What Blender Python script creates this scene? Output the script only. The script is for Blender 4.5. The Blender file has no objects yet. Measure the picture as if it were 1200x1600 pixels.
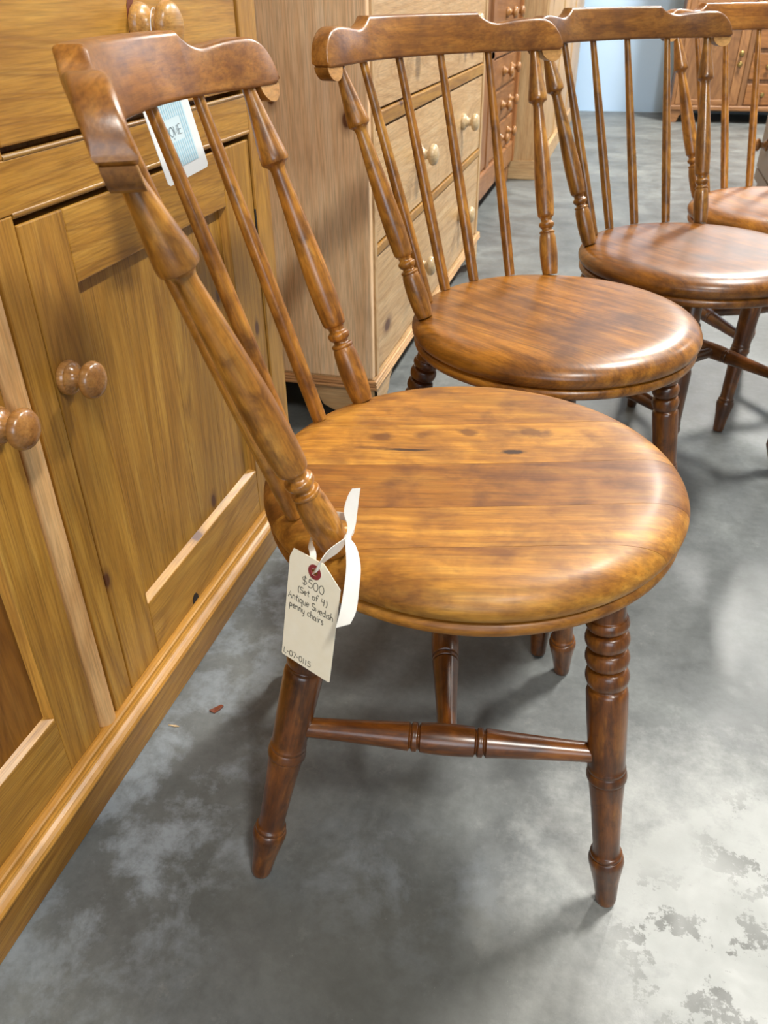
import bpy, bmesh, math, random
from mathutils import Vector, Matrix
random.seed(7)
PI = math.pi
sc = bpy.context.scene
C = sc.collection

# ------------------------------------------------------------------ camera, world, lights, exposure
CAM_H = 0.8399
cam_d = bpy.data.cameras.new('camera'); cam = bpy.data.objects.new('camera', cam_d); C.objects.link(cam)
Fv = Vector((-0.22636744, 0.8078294, -0.54421452)); Rv = Vector((0.96459136, 0.26355937, -0.00999802)); Uv = Vector((-0.13535614, 0.52720785, 0.83888652))
cam.matrix_world = Matrix(((Rv.x, Uv.x, -Fv.x, 0), (Rv.y, Uv.y, -Fv.y, 0), (Rv.z, Uv.z, -Fv.z, CAM_H), (0, 0, 0, 1)))
cam_d.sensor_fit = 'VERTICAL'; cam_d.sensor_height = 32.0; cam_d.lens = 32.0 * 1250.08 / 1600.0
cam_d.clip_start = 0.02; cam_d.clip_end = 60
cam_d.dof.use_dof = True; cam_d.dof.focus_distance = 0.85; cam_d.dof.aperture_fstop = 13
sc.camera = cam
sc.view_settings.view_transform = 'Standard'; sc.view_settings.look = 'None'; sc.view_settings.gamma = 1; sc.view_settings.use_curve_mapping = False
sc.view_settings.exposure = -0.28
w = bpy.data.worlds.new('world'); sc.world = w; w.use_nodes = True
w.node_tree.nodes['Background'].inputs[0].default_value = (0.8, 0.88, 1, 1); w.node_tree.nodes['Background'].inputs[1].default_value = 0.3

def area(name, loc, sx, sy, power, col=(1.0, 0.965, 0.90)):
    l = bpy.data.lights.new(name, 'AREA'); l.shape = 'RECTANGLE'; l.size = sx; l.size_y = sy; l.energy = power; l.color = col
    o = bpy.data.objects.new(name, l); C.objects.link(o); o.location = loc; return o
# ceiling strip lamps of the showroom, in rows along the aisle
for i, (x, y, p) in enumerate([(1.15, 2.30, 200), (1.15, -1.0, 120), (1.15, 5.6, 330), (3.5, 2.30, 10), (3.5, 5.6, 60)]):
    area('ceiling_lamp', (x, y, 3.30), 0.22, 0.8, p)

# added bluish fill light, standing in for an unseen window behind the camera
blue_fill = area('added_blue_fill', (0.9, -3.12, 1.75), 2.3, 1.7, 78, (0.74, 0.87, 1.0)); blue_fill.rotation_euler = (math.radians(90), 0, 0)

# ------------------------------------------------------------------ material helpers
def lin(h):
    h = h.lstrip('#'); r = []
    for i in (0, 2, 4):
        c = int(h[i:i+2], 16) / 255; r.append(c / 12.92 if c <= .04045 else ((c + .055) / 1.055) ** 2.4)
    return (*r, 1)
class NT:
    def __init__(s, name):
        s.m = bpy.data.materials.new(name); s.m.use_nodes = True; s.t = s.m.node_tree; s.t.nodes.clear()
        s.out = s.n('ShaderNodeOutputMaterial'); s.b = s.n('ShaderNodeBsdfPrincipled'); s.l(s.b.outputs[0], s.out.inputs[0])
    def n(s, t, **k):
        o = s.t.nodes.new(t)
        for a, v in k.items(): setattr(o, a, v)
        return o
    def l(s, a, b): s.t.links.new(a, b)
    def math(s, op, a, b=None, clamp=False):
        o = s.n('ShaderNodeMath', operation=op, use_clamp=clamp)
        for i, v in enumerate((a, b)):
            if v is None: continue
            if isinstance(v, (int, float)): o.inputs[i].default_value = v
            else: s.l(v, o.inputs[i])
        return o.outputs[0]
    def vec(s, op, a, b):
        o = s.n('ShaderNodeVectorMath', operation=op)
        for i, v in enumerate((a, b)):
            if isinstance(v, (tuple, list)): o.inputs[i].default_value = v
            else: s.l(v, o.inputs[i])
        return o.outputs[0]
    def noise(s, v, scale, detail=3, rough=.5, dist=0):
        o = s.n('ShaderNodeTexNoise'); s.l(v, o.inputs['Vector'])
        o.inputs['Scale'].default_value = scale; o.inputs['Detail'].default_value = detail; o.inputs['Roughness'].default_value = rough; o.inputs['Distortion'].default_value = dist
        return o.outputs[0]
    def ramp(s, f, stops):
        o = s.n('ShaderNodeValToRGB'); s.l(f, o.inputs[0]); e = o.color_ramp.elements
        while len(e) < len(stops): e.new(.5)
        for q, (p, c) in zip(e, stops):
            q.position = p; q.color = c if not isinstance(c, (int, float)) else (c, c, c, 1)
        return o.outputs[0]
    def mix(s, f, a, b, mode='MIX'):
        o = s.n('ShaderNodeMix', data_type='RGBA', blend_type=mode)
        for k, v in ((0, f), (6, a), (7, b)):
            if isinstance(v, (int, float)): o.inputs[k].default_value = v
            elif isinstance(v, tuple): o.inputs[k].default_value = v
            else: s.l(v, o.inputs[k])
        return o.outputs[2]
    def bump(s, h, strength, dist=.001):
        o = s.n('ShaderNodeBump'); s.l(h, o.inputs['Height']); o.inputs['Strength'].default_value = strength; o.inputs['Distance'].default_value = dist
        s.l(o.outputs[0], s.b.inputs['Normal'])

def wood(name, dark, mid, light, line, axis='Z', rings=(7, 26), ringamt=.5, blotch=(9, .5), blotchcol=None, rough=.35, coat=0.0, knots=0.0, knotn=None, speck=0.0, marks=(), stretch=.10):
    s = NT(name); tc = s.n('ShaderNodeTexCoord').outputs['Object']; oi = s.n('ShaderNodeObjectInfo')
    rnd = oi.outputs['Random']
    cx = s.n('ShaderNodeCombineXYZ')
    s.l(s.math('MULTIPLY', rnd, 7.3), cx.inputs[0]); s.l(s.math('MULTIPLY', rnd, 3.1), cx.inputs[1]); s.l(s.math('MULTIPLY', rnd, 11.7), cx.inputs[2])
    v = s.vec('ADD', tc, cx.outputs[0])
    st = {'X': (stretch, 1, 1), 'Y': (1, stretch, 1), 'Z': (1, 1, stretch)}[axis]
    vs = s.vec('MULTIPLY', v, st)
    streak = s.noise(vs, 58, 6, .66, .3)
    fine = s.noise(s.vec('MULTIPLY', v, {'X': (.04, 1, 1), 'Y': (1, .04, 1), 'Z': (1, 1, .04)}[axis]), 420, 2, .6)
    con = s.noise(vs, rings[0], .4, .4, .1)
    sn = s.math('SINE', s.math('MULTIPLY', con, rings[1] * 6.283))
    rl = s.ramp(s.math('ADD', s.math('MULTIPLY', sn, .5), .5), [(.0, 0.0), (.62, .12), (.9, 1.0), (1.0, .25)])
    bl = s.noise(v, blotch[0], 4, .55, .3)
    col = s.ramp(streak, [(.28, lin(dark)), (.5, lin(mid)), (.74, lin(light))])
    col = s.mix(s.math('MULTIPLY', rl, ringamt), col, lin(line))
    bf = s.ramp(bl, [(.46, 0.0), (.70, 1.0)])
    col = s.mix(s.math('MULTIPLY', bf, blotch[1]), col, lin(blotchcol or dark))
    col = s.mix(.55, col, s.ramp(fine, [(.28, .45), (.6, 1.05)]), 'MULTIPLY')
    if speck:
        sk = s.ramp(s.noise(s.vec('MULTIPLY', v, {'X': (.45, 1, 1), 'Y': (1, .45, 1), 'Z': (1, 1, .45)}[axis]), 75, 5, .65, .6), [(.48, 0.0), (.66, 1.0)]); col = s.mix(s.math('MULTIPLY', sk, speck), col, lin(line))
    if knots:
        vo = s.n('ShaderNodeTexVoronoi', voronoi_dimensions='2D'); vo.inputs['Scale'].default_value = knots
        sx = s.n('ShaderNodeSeparateXYZ'); s.l(v, sx.inputs[0]); cb = s.n('ShaderNodeCombineXYZ')
        pa, pb = {'X': (0, 2), 'Y': (1, 2), 'Z': (1, 2)}[axis] if not knotn else knotn
        s.l(s.math('MULTIPLY', sx.outputs[pa], .55 if 'XYZ'[pa] == axis else 1.0), cb.inputs[0]); s.l(s.math('MULTIPLY', sx.outputs[pb], .55 if 'XYZ'[pb] == axis else 1.0), cb.inputs[1])
        s.l(cb.outputs[0], vo.inputs['Vector'])
        kd = s.ramp(s.math('ADD', vo.outputs['Distance'], s.math('MULTIPLY', s.math('SUBTRACT', bl, .5), .06)), [(.045, 1.0), (.065, .45), (.12, 0.0)])
        sep = s.n('ShaderNodeSeparateColor'); s.l(vo.outputs['Color'], sep.inputs[0])
        kd = s.math('MULTIPLY', kd, s.math('GREATER_THAN', sep.outputs[0], .66))
        col = s.mix(kd, col, lin('#5a3216'))
    for (mx, my, a, b_, colr, amt) in marks:
        d = s.vec('SUBTRACT', tc, (mx, my, 0)); d = s.vec('MULTIPLY', d, (1 / a, 1 / b_, 0))
        ln = s.n('ShaderNodeVectorMath', operation='LENGTH'); s.l(d, ln.inputs[0])
        g = s.math('ADD', ln.outputs['Value'], s.math('MULTIPLY', s.math('SUBTRACT', s.noise(tc, 70, 3), .5), 1.3))
        col = s.mix(s.math('MULTIPLY', s.ramp(g, [(.45, 1.0), (1.0, 0.0)]), amt), col, lin(colr))
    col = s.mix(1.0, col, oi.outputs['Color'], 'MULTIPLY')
    s.l(col, s.b.inputs['Base Color'])
    s.l(s.math('ADD', s.math('MULTIPLY', s.math('SUBTRACT', bl, .5), .25), rough), s.b.inputs['Roughness'])
    s.b.inputs['Coat Weight'].default_value = coat; s.b.inputs['Coat Roughness'].default_value = .22
    h = s.math('ADD', s.math('MULTIPLY', fine, .6), s.math('MULTIPLY', rl, .4)); s.bump(h, .25, .0006)
    return s.m
def plain(name, col, rough=.5, metal=0, noise=None):
    s = NT(name); s.b.inputs['Roughness'].default_value = rough; s.b.inputs['Metallic'].default_value = metal
    if noise:
        tc = s.n('ShaderNodeTexCoord').outputs['Object']; n = s.noise(tc, noise[0], 4, .6)
        s.l(s.ramp(n, [(.3, lin(noise[1])), (.7, lin(col))]), s.b.inputs['Base Color']); s.bump(n, .1, .001)
    else: s.b.inputs['Base Color'].default_value = lin(col)
    return s.m

M = {}
CH = dict(rings=(9, 9), ringamt=.25, rough=.33, coat=.5, speck=.6, stretch=.24)
for ax in 'XYZ':
    M['chair' + ax] = wood('chair_birch_' + ax, '#744414', '#ad7228', '#ce9743', '#4a270a', ax, blotch=(26, .6), blotchcol='#47240c', **CH)
M['legZ'] = wood('chair_leg_birch', '#44220a', '#723f12', '#985e1f', '#2c1404', 'Z', blotch=(16, .7), blotchcol='#331707', **CH)
M['crest'] = wood('crest_birch', '#704115', '#9b6426', '#b57d37', '#552c0d', 'Y', blotch=(17, .6), blotchcol='#52290f', rings=(8, 8), ringamt=.25, rough=.36, coat=.35, speck=.4)
M['cut'] = wood('cut_end_birch', '#a3713a', '#bb894c', '#c99b5c', '#82552a', 'Y', rough=.5, ringamt=.2)
M['seat'] = wood('seat_birch_brown', '#69400f', '#a46a20', '#c68a33', '#482609', 'X', speck=.3, rings=(5, 9), ringamt=.40, blotch=(9, .7), blotchcol='#4a240a', rough=.36, coat=.28, stretch=.14)
M['seatlight'] = wood('seat_birch_honey', '#8a5414', '#b97d29', '#d19a3f', '#693a0e', 'X', speck=.3, rings=(6, 9), ringamt=.35, blotch=(24, .7), blotchcol='#70400f', rough=.48, coat=.05, stretch=.14,
    marks=[(-.066, .027, .034, .0036, '#2e1507', .95), (-.10, .030, .022, .004, '#5a3012', .6), (.043, .026, .015, .0052, '#2a1408', .95), (-.092, .054, .016, .012, '#5f3612', .8), (-.004, .069, .014, .011, '#5f3612', .8), (.064, .070, .024, .013, '#5c3411', .8), (-.05, .060, .010, .010, '#643a13', .7), (.02, .012, .05, .006, '#7a4a18', .6), (.16, .05, .02, .014, '#7a4a18', .5), (-.115, -.119, .003, .0022, '#e8d4ae', .9)])
PN = dict(rough=.42, coat=.12)
for ax in 'XYZ':
    M['pine' + ax] = wood('old_pine_' + ax, '#9e6d24', '#b68432', '#ca9b46', '#794b15', ax, rings=(4.0, 36), ringamt=.46, blotch=(5, .30), blotchcol='#94662c', knots=9.0, **PN)
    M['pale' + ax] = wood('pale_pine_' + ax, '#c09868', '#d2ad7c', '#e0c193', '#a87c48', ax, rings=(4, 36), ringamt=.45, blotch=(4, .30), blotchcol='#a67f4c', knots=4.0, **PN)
    M['red' + ax] = wood('red_pine_' + ax, '#80522e', '#9a683c', '#ae7d4d', '#62391c', ax, rings=(4, 36), ringamt=.45, blotch=(4, .3), knots=4.0, **PN)
    M['brown' + ax] = wood('brown_pine_' + ax, '#7a5230', '#93673e', '#a87a4c', '#5e3c20', ax, rings=(4, 36), ringamt=.4, blotch=(4, .3), knots=3.0, **PN)
M['pinemould'] = wood('moulding_pine', '#a8742c', '#bd8838', '#cf9b48', '#8a5820', 'Y', rings=(5, 5), ringamt=.2, blotch=(20, .4), blotchcol='#8f6022', stretch=.03, **PN)
M['pinkpine'] = wood('rosy_pine', '#eec292', '#f7d0a2', '#fbdcb6', '#d8a268', 'Z', rings=(3.2, 34), ringamt=.32, blotch=(3, .35), blotchcol='#b0764f', knots=6.0, knotn=(0, 2), **PN)
M['knob'] = wood('knob_wood', '#8a5a2c', '#a8743c', '#bd8a4e', '#6e431d', 'Z', rings=(14, 4), ringamt=.2, blotch=(20, .3), rough=.25, coat=.5)
M['paleknob'] = wood('pale_knob_wood', '#bda27a', '#d0b78e', '#dcc7a2', '#a58657', 'Z', rough=.35, coat=.3, ringamt=.2)
M['drawerknob'] = wood('honey_knob_wood', '#b07c3e', '#c99650', '#d9ae6a', '#8e5d28', 'X', rings=(20, 5), ringamt=.5, rough=.35, coat=.3)
M['darkgap'] = plain('dark_interior', '#1c130b', .9)
M['iron'] = plain('dark_iron', '#3a3630', .5, .6)
M['brass'] = plain('worn_brass', '#9a8450', .35, .9)
M['greypaint'] = plain('grey_paint', '#a39a90', .5, 0, (9, '#958b80'))
M['paper'] = plain('manila_paper', '#fdf5de', .7, 0, (60, '#f9efd4'))
M['whitecard'] = plain('white_card', '#e9eef0', .6)
M['bluestripe'] = plain('pale_blue_print', '#a9d3e6', .6)
M['bluepanel'] = plain('pale_blue_panel', '#d3e8f0', .6)
M['ink'] = plain('black_ink', '#20180f', .6)
M['greyink'] = plain('grey_ink', '#6d7d85', .6)
M['redring'] = plain('red_reinforcement_ring', '#8f3236', .65)
M['ribbon'] = plain('white_satin', '#efece4', .45, 0, (40, '#e2ded4'))
M['wall'] = plain('pale_blue_wall_paint', '#bcdaf9', .7, 0, (1.5, '#b2d3f5'))
M['whitewall'] = plain('grey_wall_paint', '#8d8a84', .8)
M['leaf'] = plain('dry_leaf', '#7a3d22', .6, 0, (90, '#5a2a16'))
M['splinter'] = plain('pale_splinter', '#d9b88a', .7)

def concrete():
    s = NT('polished_concrete'); tc = s.n('ShaderNodeTexCoord').outputs['Object']
    n1 = s.noise(tc, 3.2, 6, .62, .4); n2 = s.noise(tc, 14, 6, .65, .3); n3 = s.noise(tc, 70, 5, .7); n4 = s.noise(tc, 420, 2, .6)
    col = s.ramp(n1, [(.30, lin('#555958')), (.5, lin('#6a6e6e')), (.70, lin('#818684'))])
    col = s.mix(.8, col, s.ramp(n2, [(.25, .66), (.55, .98), (.8, 1.12)]), 'MULTIPLY')
    col = s.mix(.7, col, s.ramp(n3, [(.3, .74), (.65, 1.08)]), 'MULTIPLY')
    def blob(x, y, rx, ry):
        d = s.vec('MULTIPLY', s.vec('SUBTRACT', tc, (x, y, 0)), (1 / rx, 1 / ry, 0))
        ln = s.n('ShaderNodeVectorMath', operation='LENGTH'); s.l(d, ln.inputs[0])
        return s.ramp(ln.outputs['Value'], [(.25, 1.0), (1.0, 0.0)])
    # chalky bloom beside the cabinet and scattered behind
    cl = s.ramp(s.noise(tc, 13, 7, .68, .15), [(.47, 0.0), (.63, 1.0)])
    m = s.math('MAXIMUM', blob(-.43, .50, .17, .36), blob(-.45, 1.0, .16, .45))
    m = s.math('MAXIMUM', m, s.math('MULTIPLY', blob(-.13, .50, .16, .12), .55))
    col = s.mix(s.math('MULTIPLY', s.math('MULTIPLY', m, cl), .5), col, lin('#b3bfca'))
    # pale worn coat, partly a painted pool of light, with flaked dark islands
    wm = s.math('ADD', blob(.27, .55, .34, .34), s.math('MULTIPLY', s.math('SUBTRACT', s.noise(tc, 20, 7, .72), .5), 1.5))
    wm = s.ramp(wm, [(.15, 0.0), (.75, 1.0)])
    col = s.mix(s.math('MULTIPLY', wm, .42), col, lin('#c6c8c3'))
    isl = s.ramp(s.math('ADD', s.noise(tc, 17, 3, .55, .1), s.math('MULTIPLY', s.math('SUBTRACT', s.noise(tc, 110, 5, .7), .5), .5)), [(.535, 0.0), (.575, 1.0)])
    im = s.math('MAXIMUM', s.math('MAXIMUM', blob(.23, .50, .16, .13), blob(.145, .535, .06, .07)), blob(.28, .66, .10, .10))
    col = s.mix(s.math('MULTIPLY', s.math('MULTIPLY', isl, im), 1.0), col, lin('#5a5c58'))
    # soft shade painted into the floor colour near the camera
    shade_mask = s.ramp(s.math('ADD', blob(-.08, .42, .30, .16), s.math('MULTIPLY', s.math('SUBTRACT', n2, .5), .6)), [(.2, 0.0), (.8, 1.0)])
    col = s.mix(s.math('MULTIPLY', shade_mask, .45), col, lin('#55544c'))
    # far pale streaks
    sp = s.ramp(n4, [(.70, 0.0), (.78, 1.0)]); col = s.mix(s.math('MULTIPLY', sp, .25), col, lin('#c8c8c0'))
    s.l(col, s.b.inputs['Base Color'])
    s.l(s.ramp(n2, [(.3, .36), (.7, .56)]), s.b.inputs['Roughness'])
    s.bump(s.math('ADD', n3, s.math('MULTIPLY', n4, .5)), .12, .001)
    return s.m
M['floor'] = concrete()

# ------------------------------------------------------------------ mesh helpers
def finish(name, bm, mat, parent=None, smooth=False, loc=None, mw=None, tint=None):
    bmesh.ops.recalc_face_normals(bm, faces=bm.faces)
    me = bpy.data.meshes.new(name); bm.to_mesh(me); bm.free()
    if smooth:
        me.polygons.foreach_set('use_smooth', [True] * len(me.polygons))
        if smooth == 'auto': me.set_sharp_from_angle(angle=math.radians(38))
    me.materials.append(M[mat]); o = bpy.data.objects.new(name, me); C.objects.link(o)
    if parent: o.parent = parent
    if mw is not None: o.matrix_local = mw
    elif loc: o.location = loc
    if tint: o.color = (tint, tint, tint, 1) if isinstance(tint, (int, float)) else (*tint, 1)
    return o
def empty(name, loc, rz=0, label=None, cat=None, group=None):
    o = bpy.data.objects.new(name, None); C.objects.link(o); o.location = loc; o.rotation_euler = (0, 0, rz); o.empty_display_size = .05
    tag(o, label, cat, group); return o
def tag(o, label=None, cat=None, group=None, kind=None):
    if label: o['label'] = label
    if cat: o['category'] = cat
    if group: o['group'] = group
    if kind: o['kind'] = kind
    return o
def box(bm, a, b, bev=0.0):
    x0, y0, z0 = (min(a[i], b[i]) for i in range(3)); x1, y1, z1 = (max(a[i], b[i]) for i in range(3))
    vs = [bm.verts.new(p) for p in [(x0, y0, z0), (x1, y0, z0), (x1, y1, z0), (x0, y1, z0), (x0, y0, z1), (x1, y0, z1), (x1, y1, z1), (x0, y1, z1)]]
    fs = [bm.faces.new([vs[i] for i in f]) for f in ((0, 3, 2, 1), (4, 5, 6, 7), (0, 1, 5, 4), (1, 2, 6, 5), (2, 3, 7, 6), (3, 0, 4, 7))]
    if bev: bmesh.ops.bevel(bm, geom=list({e for f in fs for e in f.edges}), offset=bev, segments=2, profile=.5, affect='EDGES')
def boxo(name, a, b, mat, parent=None, bev=.002, tint=None):
    bm = bmesh.new(); box(bm, a, b, bev); return finish(name, bm, mat, parent, tint=tint)
def interp(prof, n=6):
    """Catmull-Rom densify of a (r,z) profile; a point given twice stays a sharp corner"""
    out = []
    for i in range(len(prof) - 1):
        p1, p2 = prof[i], prof[i + 1]
        if p1 == p2: continue
        p0 = prof[i - 1] if i > 0 and prof[i - 1] != p1 else p1
        p3 = prof[i + 2] if i + 2 < len(prof) and prof[i + 2] != p2 else p2
        for k in range(n):
            t = k / n; t2 = t * t; t3 = t2 * t
            out.append(tuple(.5 * ((2 * p1[j]) + (-p0[j] + p2[j]) * t + (2 * p0[j] - 5 * p1[j] + 4 * p2[j] - p3[j]) * t2 + (-p0[j] + 3 * p1[j] - 3 * p2[j] + p3[j]) * t3) for j in range(len(p1))))
    out.append(prof[-1]); return out
def lathe(bm, prof, seg=24, cap=True):
    rings = []
    for r, z in prof:
        rings.append([bm.verts.new((max(r, 1e-5) * math.cos(2 * PI * k / seg), max(r, 1e-5) * math.sin(2 * PI * k / seg), z)) for k in range(seg)])
    for a, b in zip(rings, rings[1:]):
        for k in range(seg): bm.faces.new((a[k], a[(k + 1) % seg], b[(k + 1) % seg], b[k]))
    if cap: bm.faces.new(rings[0][::-1]); bm.faces.new(rings[-1])
def aim(a, b, spin=0.0):
    a = Vector(a); b = Vector(b); z = (b - a).normalized(); q = z.to_track_quat('Z', 'Y')
    return Matrix.Translation(a) @ q.to_matrix().to_4x4() @ Matrix.Rotation(spin, 4, 'Z')
def turned(name, prof, a, b, mat, parent, seg=24, tint=None, dens=5):
    """prof: (radius, fraction of length) from a to b"""
    L = (Vector(b) - Vector(a)).length
    bm = bmesh.new(); lathe(bm, [(r, f * L) for r, f in interp(prof, dens)], seg)
    return finish(name, bm, mat, parent, smooth='auto', mw=aim(a, b, random.uniform(0, 6)), tint=tint)
def prism(bm, poly, axis, t0, t1):
    """extrude a polygon; axis 'Y' -> poly is (x,z), 'X' -> (y,z), 'Z' -> (x,y)"""
    f = {'Y': lambda p, t: (p[0], t, p[1]), 'X': lambda p, t: (t, p[0], p[1]), 'Z': lambda p, t: (p[0], p[1], t)}[axis]
    A = [bm.verts.new(f(p, t0)) for p in poly]; B = [bm.verts.new(f(p, t1)) for p in poly]; n = len(poly)
    for i in range(n): bm.faces.new((A[i], A[(i + 1) % n], B[(i + 1) % n], B[i]))
    bm.faces.new(A[::-1]); bm.faces.new(B)

# ------------------------------------------------------------------ the room
X0, X1, Y0, Y1, ZC = -1.25, 4.6, -3.2, 7.58, 3.6
def slab(name, a, b, mat): tag(boxo(name, a, b, mat, None, 0), kind='structure')
slab('floor', (X0 - .1, Y0 - .1, -.1), (X1 + .1, Y1 + .1, 0), 'floor')
slab('wall_back', (X0 - .1, Y1, 0), (X1 + .1, Y1 + .1, ZC), 'wall')
slab('wall_left', (X0 - .1, Y0, 0), (X0, Y1, ZC), 'whitewall')
slab('wall_right', (X1, Y0, 0), (X1 + .1, Y1, ZC), 'whitewall')
slab('wall_front', (X0 - .1, Y0 - .1, 0), (X1 + .1, Y0, ZC), 'whitewall')
wf = tag(boxo('added_window_1', (-.35, Y0, .84), (2.15, Y0 + .03, .90), 'whitewall', None, .004), kind='structure')  # unseen window, added to go with the bluish fill light
for a, b in (((-.35, Y0, 2.60), (2.15, Y0 + .03, 2.66)), ((-.35, Y0, .90), (-.29, Y0 + .03, 2.60)), ((2.09, Y0, .90), (2.15, Y0 + .03, 2.60)), ((.87, Y0, .90), (.93, Y0 + .03, 2.60))): boxo('added_window_frame', a, b, 'whitewall', wf, .004)
slab('ceiling', (X0 - .1, Y0 - .1, ZC), (X1 + .1, Y1 + .1, ZC + .1), 'whitewall')

# ------------------------------------------------------------------ knobs
KNOB = [(.0172, 0), (.0184, .0015), (.0186, .005), (.0172, .0082), (.0172, .0082), (.0155, .0086), (.0130, .0105), (.0095, .0150), (.0086, .0195), (.0092, .0225), (.0092, .0225), (.0150, .0245), (.0190, .0280), (.0198, .0320), (.0180, .0368), (.0130, .0402), (.007, .0418), (.0001, .0422)]
def knob(parent, x, y, z, mat='knob', s=1.0, nx=(1, 0, 0), seg=28):
    bm = bmesh.new(); lathe(bm, [(r * s, h * s) for r, h in interp(KNOB, 3)], seg, False)
    p = Vector((x, y, z)); return finish('knob', bm, mat, parent, smooth='auto', mw=aim(p, p + Vector(nx)))

# ------------------------------------------------------------------ near pine cabinet
def near_cabinet():
    XF, XB = -.525, -1.02; YA, YB = -.06, 1.232; ZT = 1.02
    r = empty('pine_cabinet', (0, 0, 0), 0, 'honey-coloured pine cabinet with panelled doors and round knobs, beside the nearest chair', 'cabinet')
    bm = bmesh.new(); box(bm, (XB, YA + .01, .02), (XF - .03, YB - .004, ZT)); finish('carcass', bm, 'pineZ', r, tint=.8)
    boxo('worktop', (XB, YA - .015, ZT), (XF + .02, YB + .012, ZT + .028), 'pineY', r, .004)
    # plinth and its mouldings
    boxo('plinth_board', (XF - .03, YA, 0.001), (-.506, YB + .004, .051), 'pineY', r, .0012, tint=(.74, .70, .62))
    bm = bmesh.new()
    og = [(-.54, .051), (-.5035, .051), (-.5025, .0525), (-.5025, .0555), (-.5045, .0585), (-.5085, .0615), (-.5125, .064), (-.514, .0655), (-.5145, .0675), (-.54, .0675)]
    prism(bm, og, 'Y', YA, YB + .006); finish('plinth_moulding', bm, 'pinemould', r)
    bm = bmesh.new(); prism(bm, [(-.54, .0675), (-.5175, .0675), (-.5165, .0695), (-.517, .0722), (-.519, .0738), (-.524, .0745), (-.54, .0745)], 'Y', YA, YB + .002); finish('bead_moulding', bm, 'pinemould', r)
    # face frame
    fr = lambda nm, y0, y1, z0, z1, m, t=1.0, d=0: boxo(nm, (XF - .03, y0, z0), (XF + d, y1, z1), m, r, .0012, tint=t)
    fr('frame_stile', 1.174, YB, .0745, ZT, 'pineZ', .98)
    fr('frame_stile', .6015, .6375, .0745, .674, 'pineZ', .93)
    fr('frame_stile', YA, .028, .0745, ZT, 'pineZ')
    fr('frame_rail', .028, 1.174, .6745, .7195, 'pineY', 1.0)
    fr('frame_rail', .028, 1.174, .905, ZT, 'pineY')
    fr('frame_stile', .592, .644, .7195, .905, 'pineZ')
    # beads
    def bead(name, a, b, rad, mt, tint=1.0):
        bm = bmesh.new(); L = (Vector(b) - Vector(a)).length; lathe(bm, [(rad, 0), (rad, L)], 12); finish(name, bm, mt, r, smooth='auto', mw=aim(a, b), tint=tint)
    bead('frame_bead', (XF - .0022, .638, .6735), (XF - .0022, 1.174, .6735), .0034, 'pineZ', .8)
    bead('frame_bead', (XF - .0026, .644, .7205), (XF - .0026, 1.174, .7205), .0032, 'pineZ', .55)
    bead('frame_bead', (XF - .001, 1.1735, .0745), (XF - .001, 1.1735, .674), .0024, 'pineZ', .95)
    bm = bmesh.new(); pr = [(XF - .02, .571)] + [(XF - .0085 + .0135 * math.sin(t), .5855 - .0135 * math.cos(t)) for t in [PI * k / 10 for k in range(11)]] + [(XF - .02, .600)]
    prism(bm, pr, 'Z', .0745, .674); finish('centre_astragal', bm, 'paleZ', r, smooth='auto', tint=(1.18, 1.06, .92))  # pale wood and tint paint the bead's lit face into its colour
    # doors
    def door(y0, y1, z0, z1, sl, sr, rt, rb, dk, tint, kn, hinge, nb):
        xf = XF - .0015; d = boxo('door', (XF - .030, y0 + .004, z0), (XF - .021, y1 - .004, z1), 'darkgap', r, 0)
        T = .020
        for a, b in ((y0, y0 + sl), (y1 - sr, y1)): boxo('door_stile', (xf - T, a, z0), (xf, b, z1), 'pineZ', d, .0016, tint=tint * random.uniform(.93, 1.02))
        for a, b in ((z0, z0 + rb), (z1 - rt, z1)): boxo('door_rail', (xf - T, y0 + sl, a), (xf, y1 - sr, b), 'pineY', d, .0016, tint=tint * random.uniform(.95, 1.02))
        ya, yb = y0 + sl, y1 - sr; za, zb = z0 + rb, z1 - rt
        for k in range(nb):
            fk = random.uniform(.92, 1.05); a = ya + (yb - ya) * k / nb; b = ya + (yb - ya) * (k + 1) / nb
            boxo('panel_board', (xf - T, a, za), (xf - .0105, b, zb), 'pineZ', d, .0004, tint=tuple(tint * q * fk for q in (dk if isinstance(dk, tuple) else (dk, dk, dk))))
        # sloped fillets round the panel
        ed = .0055
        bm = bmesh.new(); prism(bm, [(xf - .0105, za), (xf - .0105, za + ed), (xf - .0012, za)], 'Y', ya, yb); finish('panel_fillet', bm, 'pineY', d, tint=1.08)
        bm = bmesh.new(); prism(bm, [(xf - .0105, yb), (xf - .0105, yb - ed), (xf - .0012, yb)], 'Z', za, zb); finish('panel_fillet', bm, 'pineZ', d, tint=(1.3, 1.24, 1.25))  # brighter tint paints the lit look of this panel edge
        knob(d, xf, kn[0], kn[1], 'knob', 1.0)
        if hinge:
            for hz in (.548, .18): boxo('hinge', (xf - .004, y1 - .001, hz - .019), (xf + .0022, y1 + .0022, hz + .019), 'iron', d, .0006)
    door(.6415, 1.1700, .0755, .6640, .071, .093, .074, .086, .88, .97, (.659, .508), True, 4)
    door(.030, .5665, .0755, .6640, .093, .062, .074, .086, (.62, .50, .42), .98, (.545, .508), False, 4)
    # drawers
    for y0, y1 in ((.647, 1.1705), (.031, .589)):
        d = boxo('drawer', (XF - .03, y0 + .001, .7285), (XF - .003, y1, .902), 'pineY', r, .0022, tint=1.04)
        k = knob(d, XF - .003, (y0 + y1) / 2 + .005, .813, 'drawerknob', 1.18)
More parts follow.
